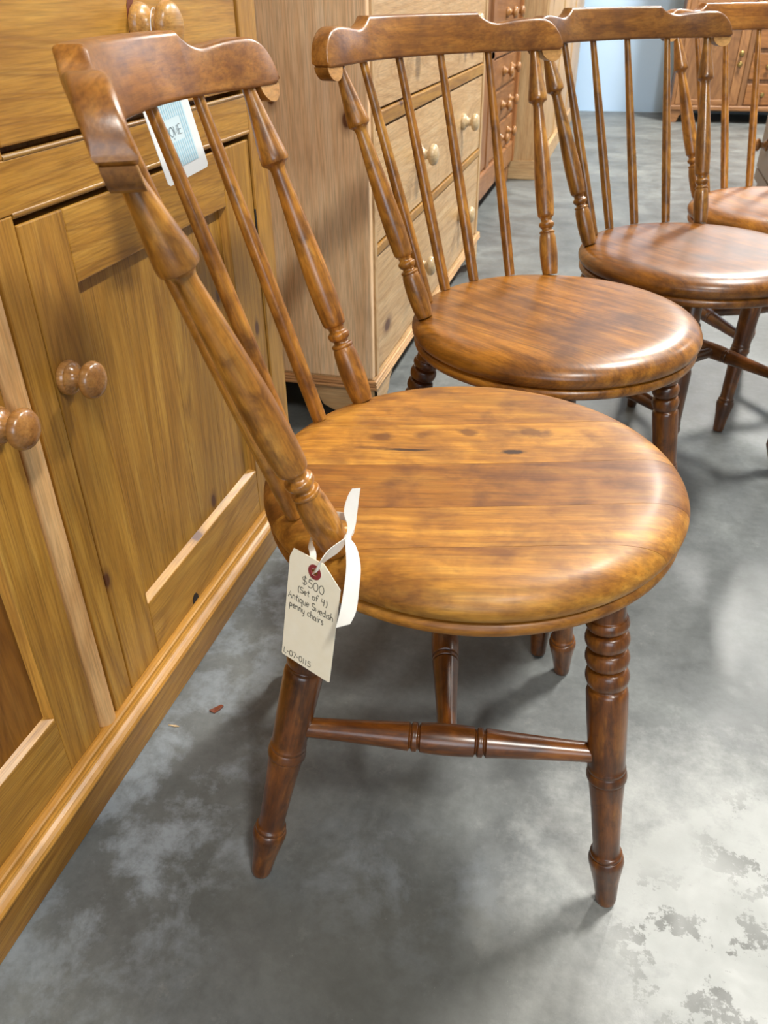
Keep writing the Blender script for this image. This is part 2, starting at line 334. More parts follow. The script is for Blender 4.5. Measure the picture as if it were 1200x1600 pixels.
    # chipped varnish beside the drawer knob, knot hole in the lower door rail
    bm = bmesh.new(); pts = [(.893, .806), (.896, .832), (.902, .843), (.909, .848), (.913, .842), (.918, .849), (.921, .842), (.912, .838), (.905, .83), (.902, .815), (.901, .80)]
    prism(bm, pts, 'X', XF - .004, XF - .0024); finish('chipped_varnish', bm, 'leaf', r)
    bm = bmesh.new(); pts = [(.817, .0775), (.819, .086), (.824, .0905), (.830, .0895), (.834, .084), (.835, .0775)]
    prism(bm, pts, 'X', XF - .006, XF - .0009); finish('knot_hole', bm, 'darkgap', r)
    return r
near_cabinet()

# ------------------------------------------------------------------ chest of drawers behind it
def chest():
    XF, XB, YA, YB, ZT = -.463, -1.02, 1.588, 2.95, 1.28
    r = empty('chest_of_drawers', (0, 0, 0), 0, 'tall pine chest of drawers with pale knobs standing behind the first two chairs', 'chest')
    boxo('side_panel', (XB, YA, .117), (XF - .004, YA + .022, ZT), 'pinkpine', r, .003)
    boxo('side_panel', (XB, YB - .022, .117), (XF - .004, YB, ZT), 'pinkpine', r, .003)
    boxo('back_panel', (XB, YA + .022, .117), (XB + .02, YB - .022, ZT), 'paleZ', r, .001)
    boxo('top_board', (XB, YA - .02, ZT), (XF + .02, YB + .02, ZT + .03), 'paleY', r, .004)
    boxo('inner_bottom', (XB + .02, YA + .022, .117), (XF - .03, YB - .022, .135), 'darkgap', r, 0)
    boxo('front_stile', (XF - .03, YA + .022, .117), (XF, YA + .04, ZT), 'paleZ', r, .0015, tint=.95)
    boxo('front_stile', (XF - .03, YB - .05, .117), (XF, YB - .022, ZT), 'paleZ', r, .0015, tint=.95)
    zs = [.120, .378, .402, .618, .648, .86, .884, 1.26]
    rails = [(.378, .398), (.619, .648), (.868, .890)]
    for a, b in rails: boxo('front_rail', (XF - .03, YA + .04, a), (XF, YB - .05, b), 'pineY', r, .003, tint=.86)
    for a, b in ((.122, .374), (.402, .615), (.652, .864), (.894, 1.27)):
        d = boxo('drawer', (XF - .03, YA + .042, a), (XF - .004, YB - .052, b), 'paleY', r, .002, tint=random.uniform(.86, .96))
        zk = (a + b) / 2 + .01
        for yk in (2.00, 2.575): knob(d, XF - .004, yk, zk, 'paleknob', 1.2)
    # reeded base moulding on side and front
    for k in range(3):
        z = .097 + .0068 * k
        bm = bmesh.new(); lathe(bm, [(.0042, 0), (.0042, YB - YA + .012)], 10); finish('base_reed', bm, 'paleZ', r, smooth='auto', mw=aim((XF + .004 - .001 * k, YA - .006, z), (XF + .004 - .001 * k, YB, z)), tint=(1, .9, .8))
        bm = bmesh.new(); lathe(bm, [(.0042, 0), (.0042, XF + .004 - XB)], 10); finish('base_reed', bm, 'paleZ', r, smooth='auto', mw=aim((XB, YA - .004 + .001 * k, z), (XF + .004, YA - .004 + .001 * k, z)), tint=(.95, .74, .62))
    boxo('base_board', (XB, YA, .090), (XF, YB, .117), 'paleY', r, .001, tint=.85)
    # bracket feet: shaped boards on the side and front
    def bracket(plane):
        out = [(0, .001), (0, .092), (.17, .092), (.165, .082), (.150, .074), (.137, .070), (.130, .058), (.122, .045), (.105, .036), (.085, .03), (.075, .014), (.07, .001)]
        return out
    for (y0, sg) in ((YA, 1), (YB, -1)):
        bm = bmesh.new(); prism(bm, [(y0 + sg * u, z) for u, z in bracket(0)], 'X', XF - .022, XF - .001); finish('bracket_foot', bm, 'paleY', r)
    for x0, sg in ((XF - .001, -1), (XB, 1)):
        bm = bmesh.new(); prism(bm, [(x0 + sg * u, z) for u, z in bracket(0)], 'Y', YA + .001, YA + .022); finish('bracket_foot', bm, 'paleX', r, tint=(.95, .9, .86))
chest()

# ------------------------------------------------------------------ reddish chest further back
def red_chest():
    XF, XB, YA, YB, ZT = -.555, -1.05, 3.02, 4.535, 1.35
    r = empty('drawer_cupboard', (0, 0, 0), 0, 'reddish pine cupboard with rows of small drawer knobs beyond the tall chest', 'cupboard')
    boxo('carcass', (XB, YA, .10), (XF - .012, YB, ZT), 'redZ', r, .002, tint=.75)
    boxo('front_stile', (XF - .02, YA, .10), (XF, YA + .06, ZT), 'redZ', r, .002)
    boxo('front_stile', (XF - .02, YB - .05, .10), (XF + .012, YB, ZT), 'redZ', r, .006, tint=(1.25, 1.15, .95))
    boxo('front_stile', (XF - .02, 3.66, .20), (XF, 3.74, ZT), 'redZ', r, .002)
    boxo('base_rail', (XF - .02, YA + .06, .10), (XF + .006, YB - .05, .20), 'redY', r, .008, tint=1.05)
    for (a, b) in ((.21, .33), (.345, .47), (.485, .60), (.70, .83)):
        d = boxo('drawer', (XF - .02, 3.75, a), (XF - .004, YB - .055, b), 'redY', r, .003, tint=random.uniform(.85, 1))
        for yk in (4.05, 4.30): knob(d, XF - .004, yk, (a + b) / 2, 'knob', 1.15, seg=16)
    d = boxo('door', (XF - .02, YA + .065, .21), (XF - .005, 3.655, .68), 'redZ', r, .002)
    boxo('front_rail', (XF - .02, YA + .06, .61), (XF, YB - .05, .69), 'redY', r, .002)
    for y0 in (YA, YB - .09):
        boxo('foot', (XF - .09, y0, .001), (XF - .012, y0 + .09, .10), 'redZ', r, .004)
        boxo('foot', (XB, y0, .001), (XB + .08, y0 + .09, .10), 'redZ', r, .004)
red_chest()

# ------------------------------------------------------------------ pale wardrobe run to the back wall
def pale_wardrobe():
    XF, XB, YA, YB, ZT = -.425, -1.05, 4.56, 7.50, 1.95
    r = empty('pale_wardrobe', (0, 0, 0), 0, 'long pale pine wardrobe with a square plinth reaching the blue wall', 'wardrobe')
    boxo('end_panel', (XB, YA + .012, .0), (XF - .012, YA + .034, ZT), 'paleZ', r, .002, tint=.92)
    boxo('plinth_board', (XB, YA, .001), (XF, YA + .0115, .094), 'paleX', r, .002, tint=.93)
    boxo('plinth_board', (XF - .0115, YA + .012, .001), (XF + .012, YB, .094), 'paleY', r, .002, tint=.93)
    boxo('carcass', (XB, YA + .035, .0), (XF - .035, YB, ZT), 'paleZ', r, .002, tint=.7)
    n = 9
    for k in range(n):
        a = YA + .036 + (YB - YA - .04) * k / n; b = YA + .036 + (YB - YA - .04) * (k + 1) / n - .006
        boxo('front_plank', (XF - .034, a, .096), (XF - .012 + (.006 if k % 3 == 0 else 0), b, ZT), 'paleZ', r, .003, tint=random.uniform(.82, 1.0))
pale_wardrobe()

# ------------------------------------------------------------------ brown cupboard against the back wall
def brown_cupboard():
    XA, XB, YF, YB, ZT = .30, 1.62, 7.0, 7.5, 1.75
    r = empty('brown_cupboard', (0, 0, 0), 0, 'brown pine cupboard with a brass latch against the blue back wall', 'cupboard')
    boxo('carcass', (XA, YF + .022, .086), (XB, YB, ZT), 'brownZ', r, .002, tint=.8)
    boxo('base_rail', (XA - .012, YF - .014, .083), (XB + .01, YF + .021, .118), 'brownX', r, .008)
    f = lambda nm, a, b, z0, z1, ax, t=1.0, d=0.0: boxo(nm, (a, YF + d, z0), (b, YF + .021, z1), 'brown' + ax, r, .003, tint=t)
    f('frame_stile', XA, .325, .118, ZT, 'Z'); f('frame_stile', .765, .80, .118, ZT, 'Z', .8); f('frame_stile', 1.58, XB, .118, ZT, 'Z')
    d = f('door', .327, .762, .121, 1.3, 'Z', .8, .014)
    for a, b in ((.327, .372), (.70, .762)): boxo('door_stile', (a, YF + .001, .121), (b, YF + .0135, 1.3), 'brownZ', d, .003)
    for a, b in ((.121, .155), (.72, .78), (1.24, 1.3)): boxo('door_rail', (.372, YF + .001, a), (.70, YF + .0135, b), 'brownX', d, .003)
    for zz in (.452, .385):
        bm = bmesh.new(); lathe(bm, [(.016, 0), (.018, .004), (.008, .010), (.008, .016), (.014, .022), (.012, .03), (.0001, .032)], 14, False); finish('latch_knob', bm, 'brass', d, smooth='auto', mw=aim((.728, YF + .001, zz), (.728, YF - 1, zz)))
    for a, b in ((.125, .262), (.29, .455), (.485, .64), (.67, .82)):
        dr = boxo('drawer', (.805, YF + .004, a), (1.575, YF + .021, b), 'brownX', r, .004, tint=(1.0, .9, .7))
        for xk in (.92, 1.40):
            bm = bmesh.new(); lathe(bm, [(.013, 0), (.014, .004), (.007, .010), (.007, .016), (.016, .024), (.013, .032), (.0001, .034)], 14, False); finish('knob', bm, 'brass', dr, smooth='auto', mw=aim((xk, YF + .004, (a + b) / 2), (xk, YF - 1, (a + b) / 2)))
    for x0 in (XA, XB - .1):
        bm = bmesh.new(); sg = 1 if x0 == XA else -1; xs = XA if sg > 0 else XB
        prism(bm, [(xs, .001), (xs, .084), (xs + sg * .14, .084), (xs + sg * .10, .07), (xs + sg * .07, .045), (xs + sg * .055, .001)], 'Y', YF, YF + .022); finish('bracket_foot', bm, 'brownX', r)
        boxo('back_foot', (xs, YB - .05, .001), (xs + sg * .06, YB, .086), 'brownZ', r, .002)
brown_cupboard()

# ------------------------------------------------------------------ grey painted chest on the right of the aisle
def grey_chest():
    XF, XB, YA, YB, ZT = .625, 1.15, 3.05, 4.42, .43
    r = empty('grey_chest', (0, 0, 0), 0, 'low grey painted chest with a brown wooden knob at the right edge', 'chest')
    boxo('carcass', (XF + .02, YA, .07), (XB, YB, ZT), 'greypaint', r, .003)
    boxo('top_board', (XF - .015, YA - .015, ZT), (XB + .01, YB + .012, ZT + .022), 'greypaint', r, .004)
    for a, b in ((.076, .125), (.132, .37), (.376, .428)):
        d = boxo('drawer', (XF, YA + .006, a), (XF + .019, YB - .006, b), 'greypaint', r, .003)
        if a == .132:
            for yk in (4.22, 3.35): knob(d, XF, yk, .25, 'knob', 1.35, nx=(-1, 0, 0), seg=18)
    for x0 in (XF + .02, XB - .08):
        for y0 in (YA, YB - .08): boxo('foot', (x0, y0, .001), (x0 + .08, y0 + .08, .07), 'greypaint', r, .004)
grey_chest()

# ------------------------------------------------------------------ chairs
SH, R = .450, .208
RB, AB, AB1 = .1916, .8817, .5307
TX, SAG, TY, TZ, T1 = .2291, .0565, .1996, .7620, .6439
def _arc(a): return -(TX + SAG * (1 - (a / TY) ** 2.297)) if a <= TY else -(TX - .323 * (a - TY))
def ARC(y): return sum(_arc(abs(abs(y) + d)) for d in (-.024, -.012, 0, .012, .024)) / 5
def NRM(y): return Vector((1, -(ARC(y + .002) - ARC(y - .002)) / .004, 0)).normalized()
LEAN = math.tan(math.radians(13))
POST = [(.0115, 0), (.0128, .02), (.0140, .07), (.0142, .11), (.0130, .165), (.0112, .188), (.0112, .188), (.0122, .192), (.0117, .199), (.0086, .203), (.0084, .211), (.0105, .216), (.0122, .226), (.0120, .235), (.0098, .241), (.0086, .246), (.0092, .256), (.0100, .260), (.0100, .260), (.0124, .266), (.0135, .285), (.0143, .36), (.0140, .43), (.0126, .52), (.0104, .63), (.0086, .71), (.0080, .745), (.0092, .760), (.0124, .768), (.0142, .771), (.0142, .771), (.0149, .780), (.0145, .797), (.0124, .84), (.0095, .90), (.0072, .955), (.0066, 1.0)]
SPIN = [(.0078, 0), (.0082, .04), (.0085, .22), (.0082, .45), (.0070, .70), (.0058, .90), (.0054, 1)]
LEG = [(.0100, 0), (.0112, .012), (.0122, .04), (.0142, .085), (.0172, .130), (.0185, .150), (.0186, .160), (.0175, .170), (.0160, .173), (.0160, .173), (.0168, .178), (.0165, .184), (.0145, .190), (.0140, .205), (.0144, .24), (.0158, .34), (.0178, .42), (.0180, .428), (.0178, .434), (.0178, .434), (.0198, .439), (.0201, .448), (.0195, .457), (.0190, .461), (.0190, .461), (.0184, .464), (.0190, .472), (.0182, .480), (.0182, .50), (.0193, .60), (.0198, .68), (.0196, .70), (.0182, .710), (.0165, .714), (.0160, .718),
       (.0185, .724), (.0205, .744), (.0185, .764), (.0140, .771), (.0185, .778), (.0205, .797), (.0185, .815), (.0140, .822), (.0185, .829), (.0205, .847), (.0185, .864), (.0140, .870), (.0182, .877), (.0200, .890), (.0186, .902), (.0168, .906), (.0168, .93), (.0160, 1.0)]
STR = [(.0088, 0), (.0098, .02), (.0108, .12), (.0126, .26), (.0144, .36), (.0146, .372), (.0146, .372), (.0124, .377), (.0122, .380), (.0145, .384), (.0147, .392), (.0145, .400), (.0122, .404), (.0124, .407), (.0148, .412), (.0148, .412), (.0156, .45), (.0158, .5)]
STR = STR + [(r, 1 - f) for r, f in STR[-2::-1]]
SEATP = [(.0001, .4475), (.10, .448), (.15, .4490), (.172, .4488), (.186, .4470), (.1965, .4430), (.2040, .4370), (.2078, .4300), (.2075, .4235), (.2050, .4185), (.2025, .4165), (.2025, .4165), (.1990, .4160), (.1985, .4140), (.1985, .4140), (.2020, .4128), (.2045, .4095), (.2045, .4055), (.2025, .4015), (.1985, .399), (.1985, .399), (.12, .398), (.0001, .398)]

def crest_mesh():
    bm = bmesh.new(); E = .2425; ys = []
    n = 84
    for k in range(n + 1): ys.append(-E + 2 * E * (.5 - .5 * math.cos(PI * k / n)) if False else -E + 2 * E * k / n)
    extra = [s * v for s in (-1, 1) for v in (E - .0006, E - .002, E - .004, .112, .1135, .115, .117, .119, .122, .125, .200, .203, .206, .209, .212)]
    ys = sorted(set(ys + extra)); rings = []
    def ztop(a):
        hi, lo = .0525, .0385
        if a < .112: return hi
        if a < .148:
            t = (a - .112) / .036; return lo + (hi - lo) * (1 - t) ** 2.4
        if a < .205: return lo + .0050 * math.sin((a - .148) / .057 * PI / 2)
        t = min(1, (a - .205) / (E - .205)); return .006 + .0375 * math.sqrt(max(0, 1 - t ** 2.2))
    def zbot(a): return 0 if a < .236 else .004 * ((a - .236) / (E - .236)) ** 2
    for y in ys:
        a = abs(y); zt, zb = ztop(a), zbot(a)
        if a > E - .0003: zt = zb + .004 if zt < zb + .004 else zt
        th = .0110 + .0010 * max(0, (a - .12) / .12)
        nx = NRM(y)
        h = max(zt - zb, .003); rr = min(.0045, h * .45); pts = []
        for (sx, sz, a0) in ((1, 1, 0), (-1, 1, 1), (-1, -1, 2), (1, -1, 3)):
            for q in range(4):
                an = (a0 + q / 3) * PI / 2
                rb = rr
                pts.append((sx * (th - rb) + rb * math.cos(an), (zt - rb if sz > 0 else zb + rb) + rb * math.sin(an)))
        ring = []
        for d, z in pts:
            p = Vector((ARC(y), y, TZ)) + nx * d + Vector((-LEAN * z, 0, z)); ring.append(bm.verts.new(p))
        rings.append(ring)
    m = len(rings[0])
    for a, b in zip(rings, rings[1:]):
        for k in range(m): bm.faces.new((a[k], b[k], b[(k + 1) % m], a[(k + 1) % m]))
    bm.faces.new(rings[0]); bm.faces.new(rings[-1][::-1])
    return bm
def scroll_mesh(sg, face):
    """half-round scroll under each end of the rail; face=True gives the pale cut front of it"""
    bm = bmesh.new(); c, rr = .2245, .0170 if not face else .0166
    F_, B_ = [], []
    for k in range(17):
        an = PI + PI * k / 16; a, z = c + rr * math.cos(an), .0012 + rr * math.sin(an) * .95
        y = sg * a; th = .0110 + .0010 * max(0, (a - .12) / .12); nx = NRM(y); p = Vector((ARC(y), y, TZ)) + Vector((-LEAN * z, 0, z))
        f0, b0 = (th - .0022, th - .0034) if face else (th - .0030, -th + .0015)
        F_.append(bm.verts.new(p + nx * f0)); B_.append(bm.verts.new(p + nx * b0))
    n = len(F_)
    for i in range(n): bm.faces.new((F_[i], F_[(i + 1) % n], B_[(i + 1) % n], B_[i]))
    bm.faces.new(F_); bm.faces.new(B_[::-1]); return bm

def make_chair(loc, rz, label, boards=False, seat_tint=1.0, tint=1.0):
    t = empty('spindle_back_chair', (*loc, 0), rz, label, 'chair', 'set of four spindle-back chairs')
    prof = interp(SEATP, 3)
    if not boards:
        bm = bmesh.new(); lathe(bm, prof, 112, False); finish('seat', bm, 'seat', t, smooth='auto', tint=seat_tint)
    else:
        k = next(i for i, p in enumerate(prof) if p[1] < .4150 and p[0] < .2)
        bm = bmesh.new(); lathe(bm, [(.0001, .4152), (.195, .4152)] + prof[k:], 112, False)
        seat = finish('seat', bm, 'seatlight', t, smooth='auto', tint=(.86, .80, .74))
        ang = math.radians(3.6); seams = [-.30, -.143, -.079, .001, .086, .30]; tints = [(1.0, .99, .97), (1.05, 1.04, 1.0), (.66, .57, .48), (1.08, 1.08, 1.03), (.88, .83, .76)]
        for i in range(5):
            bm = bmesh.new(); lathe(bm, prof[:k + 1] + [(.0001, prof[k][1])], 112, False)
            bmesh.ops.remove_doubles(bm, verts=bm.verts, dist=.00003)
            nrm = Vector((-math.sin(ang), math.cos(ang), 0)); tn = nrm
            for off, s in ((seams[i] + .0002, -1), (seams[i + 1] - .0002, 1)):
                if abs(off) > .25: continue
                rs = bmesh.ops.bisect_plane(bm, geom=bm.verts[:] + bm.edges[:] + bm.faces[:], plane_co=tn * off, plane_no=nrm * s, clear_outer=True)
                ed = [e for e in rs['geom_cut'] if isinstance(e, bmesh.types.BMEdge)]
                bmesh.ops.holes_fill(bm, edges=ed)
            finish('seat_board', bm, 'seatlight', seat, smooth='auto', tint=tints[i])
    # back
    angs = [-AB, -AB1, -AB1 / 3, AB1 / 3, AB1, AB]; fr = [-1, -T1, -T1 / 3, T1 / 3, T1, 1]
    for i in range(6):
        b = Vector((-RB * math.cos(angs[i]), RB * math.sin(angs[i]), SH)); y = TY * fr[i]; tp = Vector((ARC(y), y, TZ))
        d = (tp - b).normalized()
        if i in (0, 5): turned('back_post', POST, b - d * .004, tp + d * .006, 'chairZ', t, 26, tint=tint)
        else: turned('spindle', SPIN, b - d * .004, tp + d * .006, 'chairZ', t, 18, tint=tint * .97)
    cr = finish('crest_rail', crest_mesh(), 'crest', t, smooth='auto', tint=tint)
    for sg in (-1, 1):
        finish('scroll_end', scroll_mesh(sg, False), 'crest', cr, smooth='auto', tint=tint * .8)
        tag(finish('scroll_face', scroll_mesh(sg, True), 'cut', cr, smooth='auto'), 'pale cut front of the scroll')
    # legs
    ftF = (.1600, .1773); ftB = (-.2254, .1595); tpF = (.115, .125); tpB = (-.135, .112); ZL = .405
    ax = {}
    for sg in (-1, 1):
        for key, ft, tp in (('F', ftF, tpF), ('B', ftB, tpB)):
            a = Vector((ft[0], sg * ft[1], .001)); b = Vector((tp[0], sg * tp[1], ZL)); ax[key, sg] = (a, b); turned('leg', LEG, a, b, 'legZ', t, 28, tint=tint)
    pt = lambda k, z: ax[k][0].lerp(ax[k][1], z / ZL); mid = {}
    for sg in (-1, 1):
        a = pt(('B', sg), .214); b = pt(('F', sg), .206); d = (b - a).normalized()
        turned('side_stretcher', STR, a + d * .006, b - d * .006, 'legZ', t, 22, tint=tint * 1.12); mid[sg] = (a + b) / 2
    turned('cross_stretcher', STR, mid[-1] + Vector((0, .006, 0)), mid[1] - Vector((0, .006, 0)), 'legZ', t, 22, tint=tint * 1.05)
    return t
make_chair((-.1007, .6887), .2176, 'nearest chair with a light honey seat of visible boards and a paper price tag', True, 1.0, 1.12)
make_chair((-.0631, 1.1612), -.5551, 'second chair in the row, its glossy brown round seat right behind the honey seat', False, (.98, .93, .84), 1.0)
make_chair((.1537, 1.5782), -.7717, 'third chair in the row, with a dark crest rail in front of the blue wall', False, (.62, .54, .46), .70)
make_chair((.3664, 1.9889), -1.0432, 'farthest chair of the row, cut off by the right edge of the photo', False, (.95, .88, .78), 1.05)

# ------------------------------------------------------------------ handwriting: single-stroke letters
def arc(cx, cy, rx, ry, a0, a1, n=10): return [(cx + rx * math.cos(math.radians(a0 + (a1 - a0) * k / n)), cy + ry * math.sin(math.radians(a0 + (a1 - a0) * k / n))) for k in range(n + 1)]
G = {
 '$': (.6, [arc(.3, .62, .22, .2, 40, 270, 8) + arc(.3, .24, .22, .2, 90, -150, 8)[1:], [(.33, 1.0), (.27, -.12)]]),
 '5': (.55, [[(.5, .9), (.15, .88), (.12, .55)] + arc(.25, .3, .26, .28, 100, -140, 9)]),
 '0': (.58, [arc(.28, .45, .23, .45, 90, 450, 16)]),
 '1': (.36, [[(.16, .9), (.16, 0)]]),
 '7': (.52, [[(.05, .88), (.48, .9), (.2, 0)]]),
 '4': (.55, [[(.12, .85), (.08, .42), (.45, .45)], [(.42, .9), (.40, -.05)]]),
 '(': (.3, [arc(.35, .4, .25, .6, 120, 240, 8)]), ')': (.3, [arc(0, .4, .25, .6, 60, -60, 8)]),
 '-': (.4, [[(.05, .42), (.33, .42)]]), ' ': (.32, []),
 'S': (.5, [arc(.25, .66, .2, .22, 30, 260, 8) + arc(.25, .24, .21, .22, 90, -150, 8)[1:]]),
 's': (.36, [arc(.18, .40, .13, .13, 40, 250, 6) + arc(.17, .14, .14, .14, 90, -140, 6)[1:]]),
 'e': (.42, [[(.06, .27), (.34, .30)] + arc(.2, .27, .16, .26, 10, 320, 10)]),
 't': (.36, [[(.18, .85), (.16, .1), (.28, 0)], [(.02, .55), (.33, .58)]]),
 'o': (.44, [arc(.2, .26, .17, .26, 90, 450, 12)]),
 'f': (.36, [arc(.28, .72, .14, .2, 30, 180, 5) + [(.14, 0)], [(.0, .48), (.3, .5)]]),
 'A': (.6, [[(.02, 0), (.28, .92), (.52, 0)], [(.1, .35), (.45, .37)]]),
 'n': (.44, [[(.05, .5), (.05, 0), (.06, .35)] + arc(.2, .33, .14, .18, 160, 0, 6) + [(.36, 0)]]),
 'i': (.2, [[(.08, .5), (.1, .05), (.18, 0)], [(.08, .72), (.1, .75)]]),
 'q': (.46, [arc(.2, .27, .16, .25, 20, 340, 10), [(.36, .52), (.36, -.42), (.46, -.25)]]),
 'u': (.46, [[(.05, .5)] + arc(.2, .18, .15, .18, 180, 360, 6) + [(.35, .5), (.36, .05), (.44, 0)]]),
 'w': (.56, [[(.03, .5), (.12, .02), (.26, .4), (.38, .02), (.52, .52)]]),
 'd': (.46, [arc(.19, .26, .15, .25, 40, 330, 9), [(.36, .95), (.35, .05), (.43, 0)]]),
 'h': (.44, [[(.06, .95), (.05, 0), (.06, .3)] + arc(.2, .32, .14, .18, 160, 0, 6) + [(.36, 0)]]),
 'p': (.46, [[(.06, .5), (.05, -.42)], arc(.2, .28, .16, .24, 160, -150, 9)]),
 'y': (.44, [[(.05, .5)] + arc(.19, .2, .14, .18, 180, 330, 5) + [(.35, .5), (.3, -.3), (.12, -.42)]]),
 'c': (.4, [arc(.2, .26, .16, .26, 50, 320, 9)]),
 'a': (.46, [arc(.19, .26, .15, .25, 40, 330, 9), [(.35, .5), (.35, .05), (.43, 0)]]),
 'r': (.36, [[(.06, .5), (.06, 0), (.07, .32)] + arc(.22, .3, .15, .2, 160, 60, 4)]),
 'L': (.46, [[(.06, .9), (.05, .02), (.42, .0)]]),
 'H': (.66, [[(.05, 1), (.05, 0)], [(.55, 1), (.55, 0)], [(.05, .55), (.55, .55)]]),
 'O': (.74, [arc(.34, .5, .32, .5, 90, 450, 18)]),
 'M': (.72, [[(.06, 0), (.06, 1), (.32, .25), (.58, 1), (.58, 0)]]),
 'E': (.50, [[(.45, 1), (.06, 1), (.06, 0), (.45, 0)], [(.06, .5), (.4, .5)]]),
 'B': (.5, [[(.05, 0), (.05, 1), (.38, .78), (.05, .54), (.42, .26), (.05, 0)]]), 'Y': (.5, [[(.02, 1), (.22, .5), (.42, 1)], [(.22, .5), (.22, 0)]]),
}
def stroke_text(bm, txt, u0, v0, size, pen, wx=1.0, slope=0.0, jit=0.0):
    """flat pen strokes in the (u right, v up) plane, 3D via bm verts (u, 0, v)"""
    rs = random.Random(txt); x = u0
    for ch in txt:
        wdt, strokes = G[ch]; dy = rs.uniform(-jit, jit)
        for st in strokes:
            pts = [Vector((x + p[0] * size * wx, v0 + (x - u0) * slope + (p[1] + dy) * size)) for p in st]
            L = []; Rr = []
            for i, p in enumerate(pts):
                d = (pts[min(i + 1, len(pts) - 1)] - pts[max(i - 1, 0)]); d = d.normalized() if d.length > 1e-9 else Vector((1, 0)); nn = Vector((-d.y, d.x)) * pen / 2
                L.append(bm.verts.new((p.x + nn.x, 0, p.y + nn.y))); Rr.append(bm.verts.new((p.x - nn.x, 0, p.y - nn.y)))
            for i in range(len(pts) - 1): bm.faces.new((L[i], Rr[i], Rr[i + 1], L[i + 1]))
        x += wdt * size * wx
    return x
def strip(bm, pts, wid, thick=.0004, up=None):
    """ribbon along 3D points; each item (point, width direction, width scale)"""
    P_ = interp([tuple(p) for p, _, _ in pts], 6); W_ = interp([tuple(Vector(a).normalized() * s) for _, a, s in pts], 6)
    A, B, A2, B2 = [], [], [], []
    for i, (p, a) in enumerate(zip(P_, W_)):
        p = Vector(p); a = Vector(a) * wid / 2; d = Vector(P_[min(i + 1, len(P_) - 1)]) - Vector(P_[max(i - 1, 0)]); nn = d.cross(a)
        nn = nn.normalized() * thick / 2 if nn.length > 0 else Vector((0, 0, thick / 2))
        A.append(bm.verts.new(p + a + nn)); B.append(bm.verts.new(p - a + nn)); A2.append(bm.verts.new(p + a - nn)); B2.append(bm.verts.new(p - a - nn))
    for i in range(len(P_) - 1):
        for q in ((A[i], B[i], B[i + 1], A[i + 1]), (B2[i], A2[i], A2[i + 1], B2[i + 1]), (A2[i], A[i], A[i + 1], A2[i + 1]), (B[i], B2[i], B2[i + 1], B[i + 1])): bm.faces.new(q)
    bm.faces.new((A[0], A2[0], B2[0], B[0])); bm.faces.new((B[-1], B2[-1], A2[-1], A[-1]))
def plate(bm, outline, hole, th):
    """flat card in (u, 0, v) with a round hole"""
    n = len(outline); hv = []; 
    k = 48; hp = [(hole[0] + hole[2] * math.cos(2 * PI * i / k), hole[1] + hole[2] * math.sin(2 * PI * i / k)) for i in range(k)]
    # sample the outline radially about the hole so that it can be bridged
    def ray(an):
        d = (math.cos(an), math.sin(an)); best = None
        for i in range(n):
            a, b = outline[i], outline[(i + 1) % n]; ex, ey = b[0] - a[0], b[1] - a[1]; den = d[0] * ey - d[1] * ex
            if abs(den) < 1e-12: continue
            t = ((a[0] - hole[0]) * ey - (a[1] - hole[1]) * ex) / den; s = ((a[0] - hole[0]) * d[1] - (a[1] - hole[1]) * d[0]) / den
            if t > 0 and -1e-9 <= s <= 1 + 1e-9 and (best is None or t < best): best = t
        return (hole[0] + d[0] * best, hole[1] + d[1] * best)
    angs = sorted(set([2 * PI * i / k for i in range(k)] + [math.atan2(p[1] - hole[1], p[0] - hole[0]) % (2 * PI) for p in outline]))
    inn = [(hole[0] + hole[2] * math.cos(a), hole[1] + hole[2] * math.sin(a)) for a in angs]; out = [ray(a) for a in angs]; m = len(angs)
    L = {}
    for nm, pts, y in (('if', inn, -th / 2), ('of', out, -th / 2), ('ib', inn, th / 2), ('ob', out, th / 2)): L[nm] = [bm.verts.new((p[0], y, p[1])) for p in pts]
    for i in range(m):
        j = (i + 1) % m
        bm.faces.new((L['if'][i], L['of'][i], L['of'][j], L['if'][j])); bm.faces.new((L['ib'][j], L['ob'][j], L['ob'][i], L['ib'][i]))
        bm.faces.new((L['of'][i], L['ob'][i], L['ob'][j], L['of'][j])); bm.faces.new((L['if'][j], L['ib'][j], L['ib'][i], L['if'][i]))

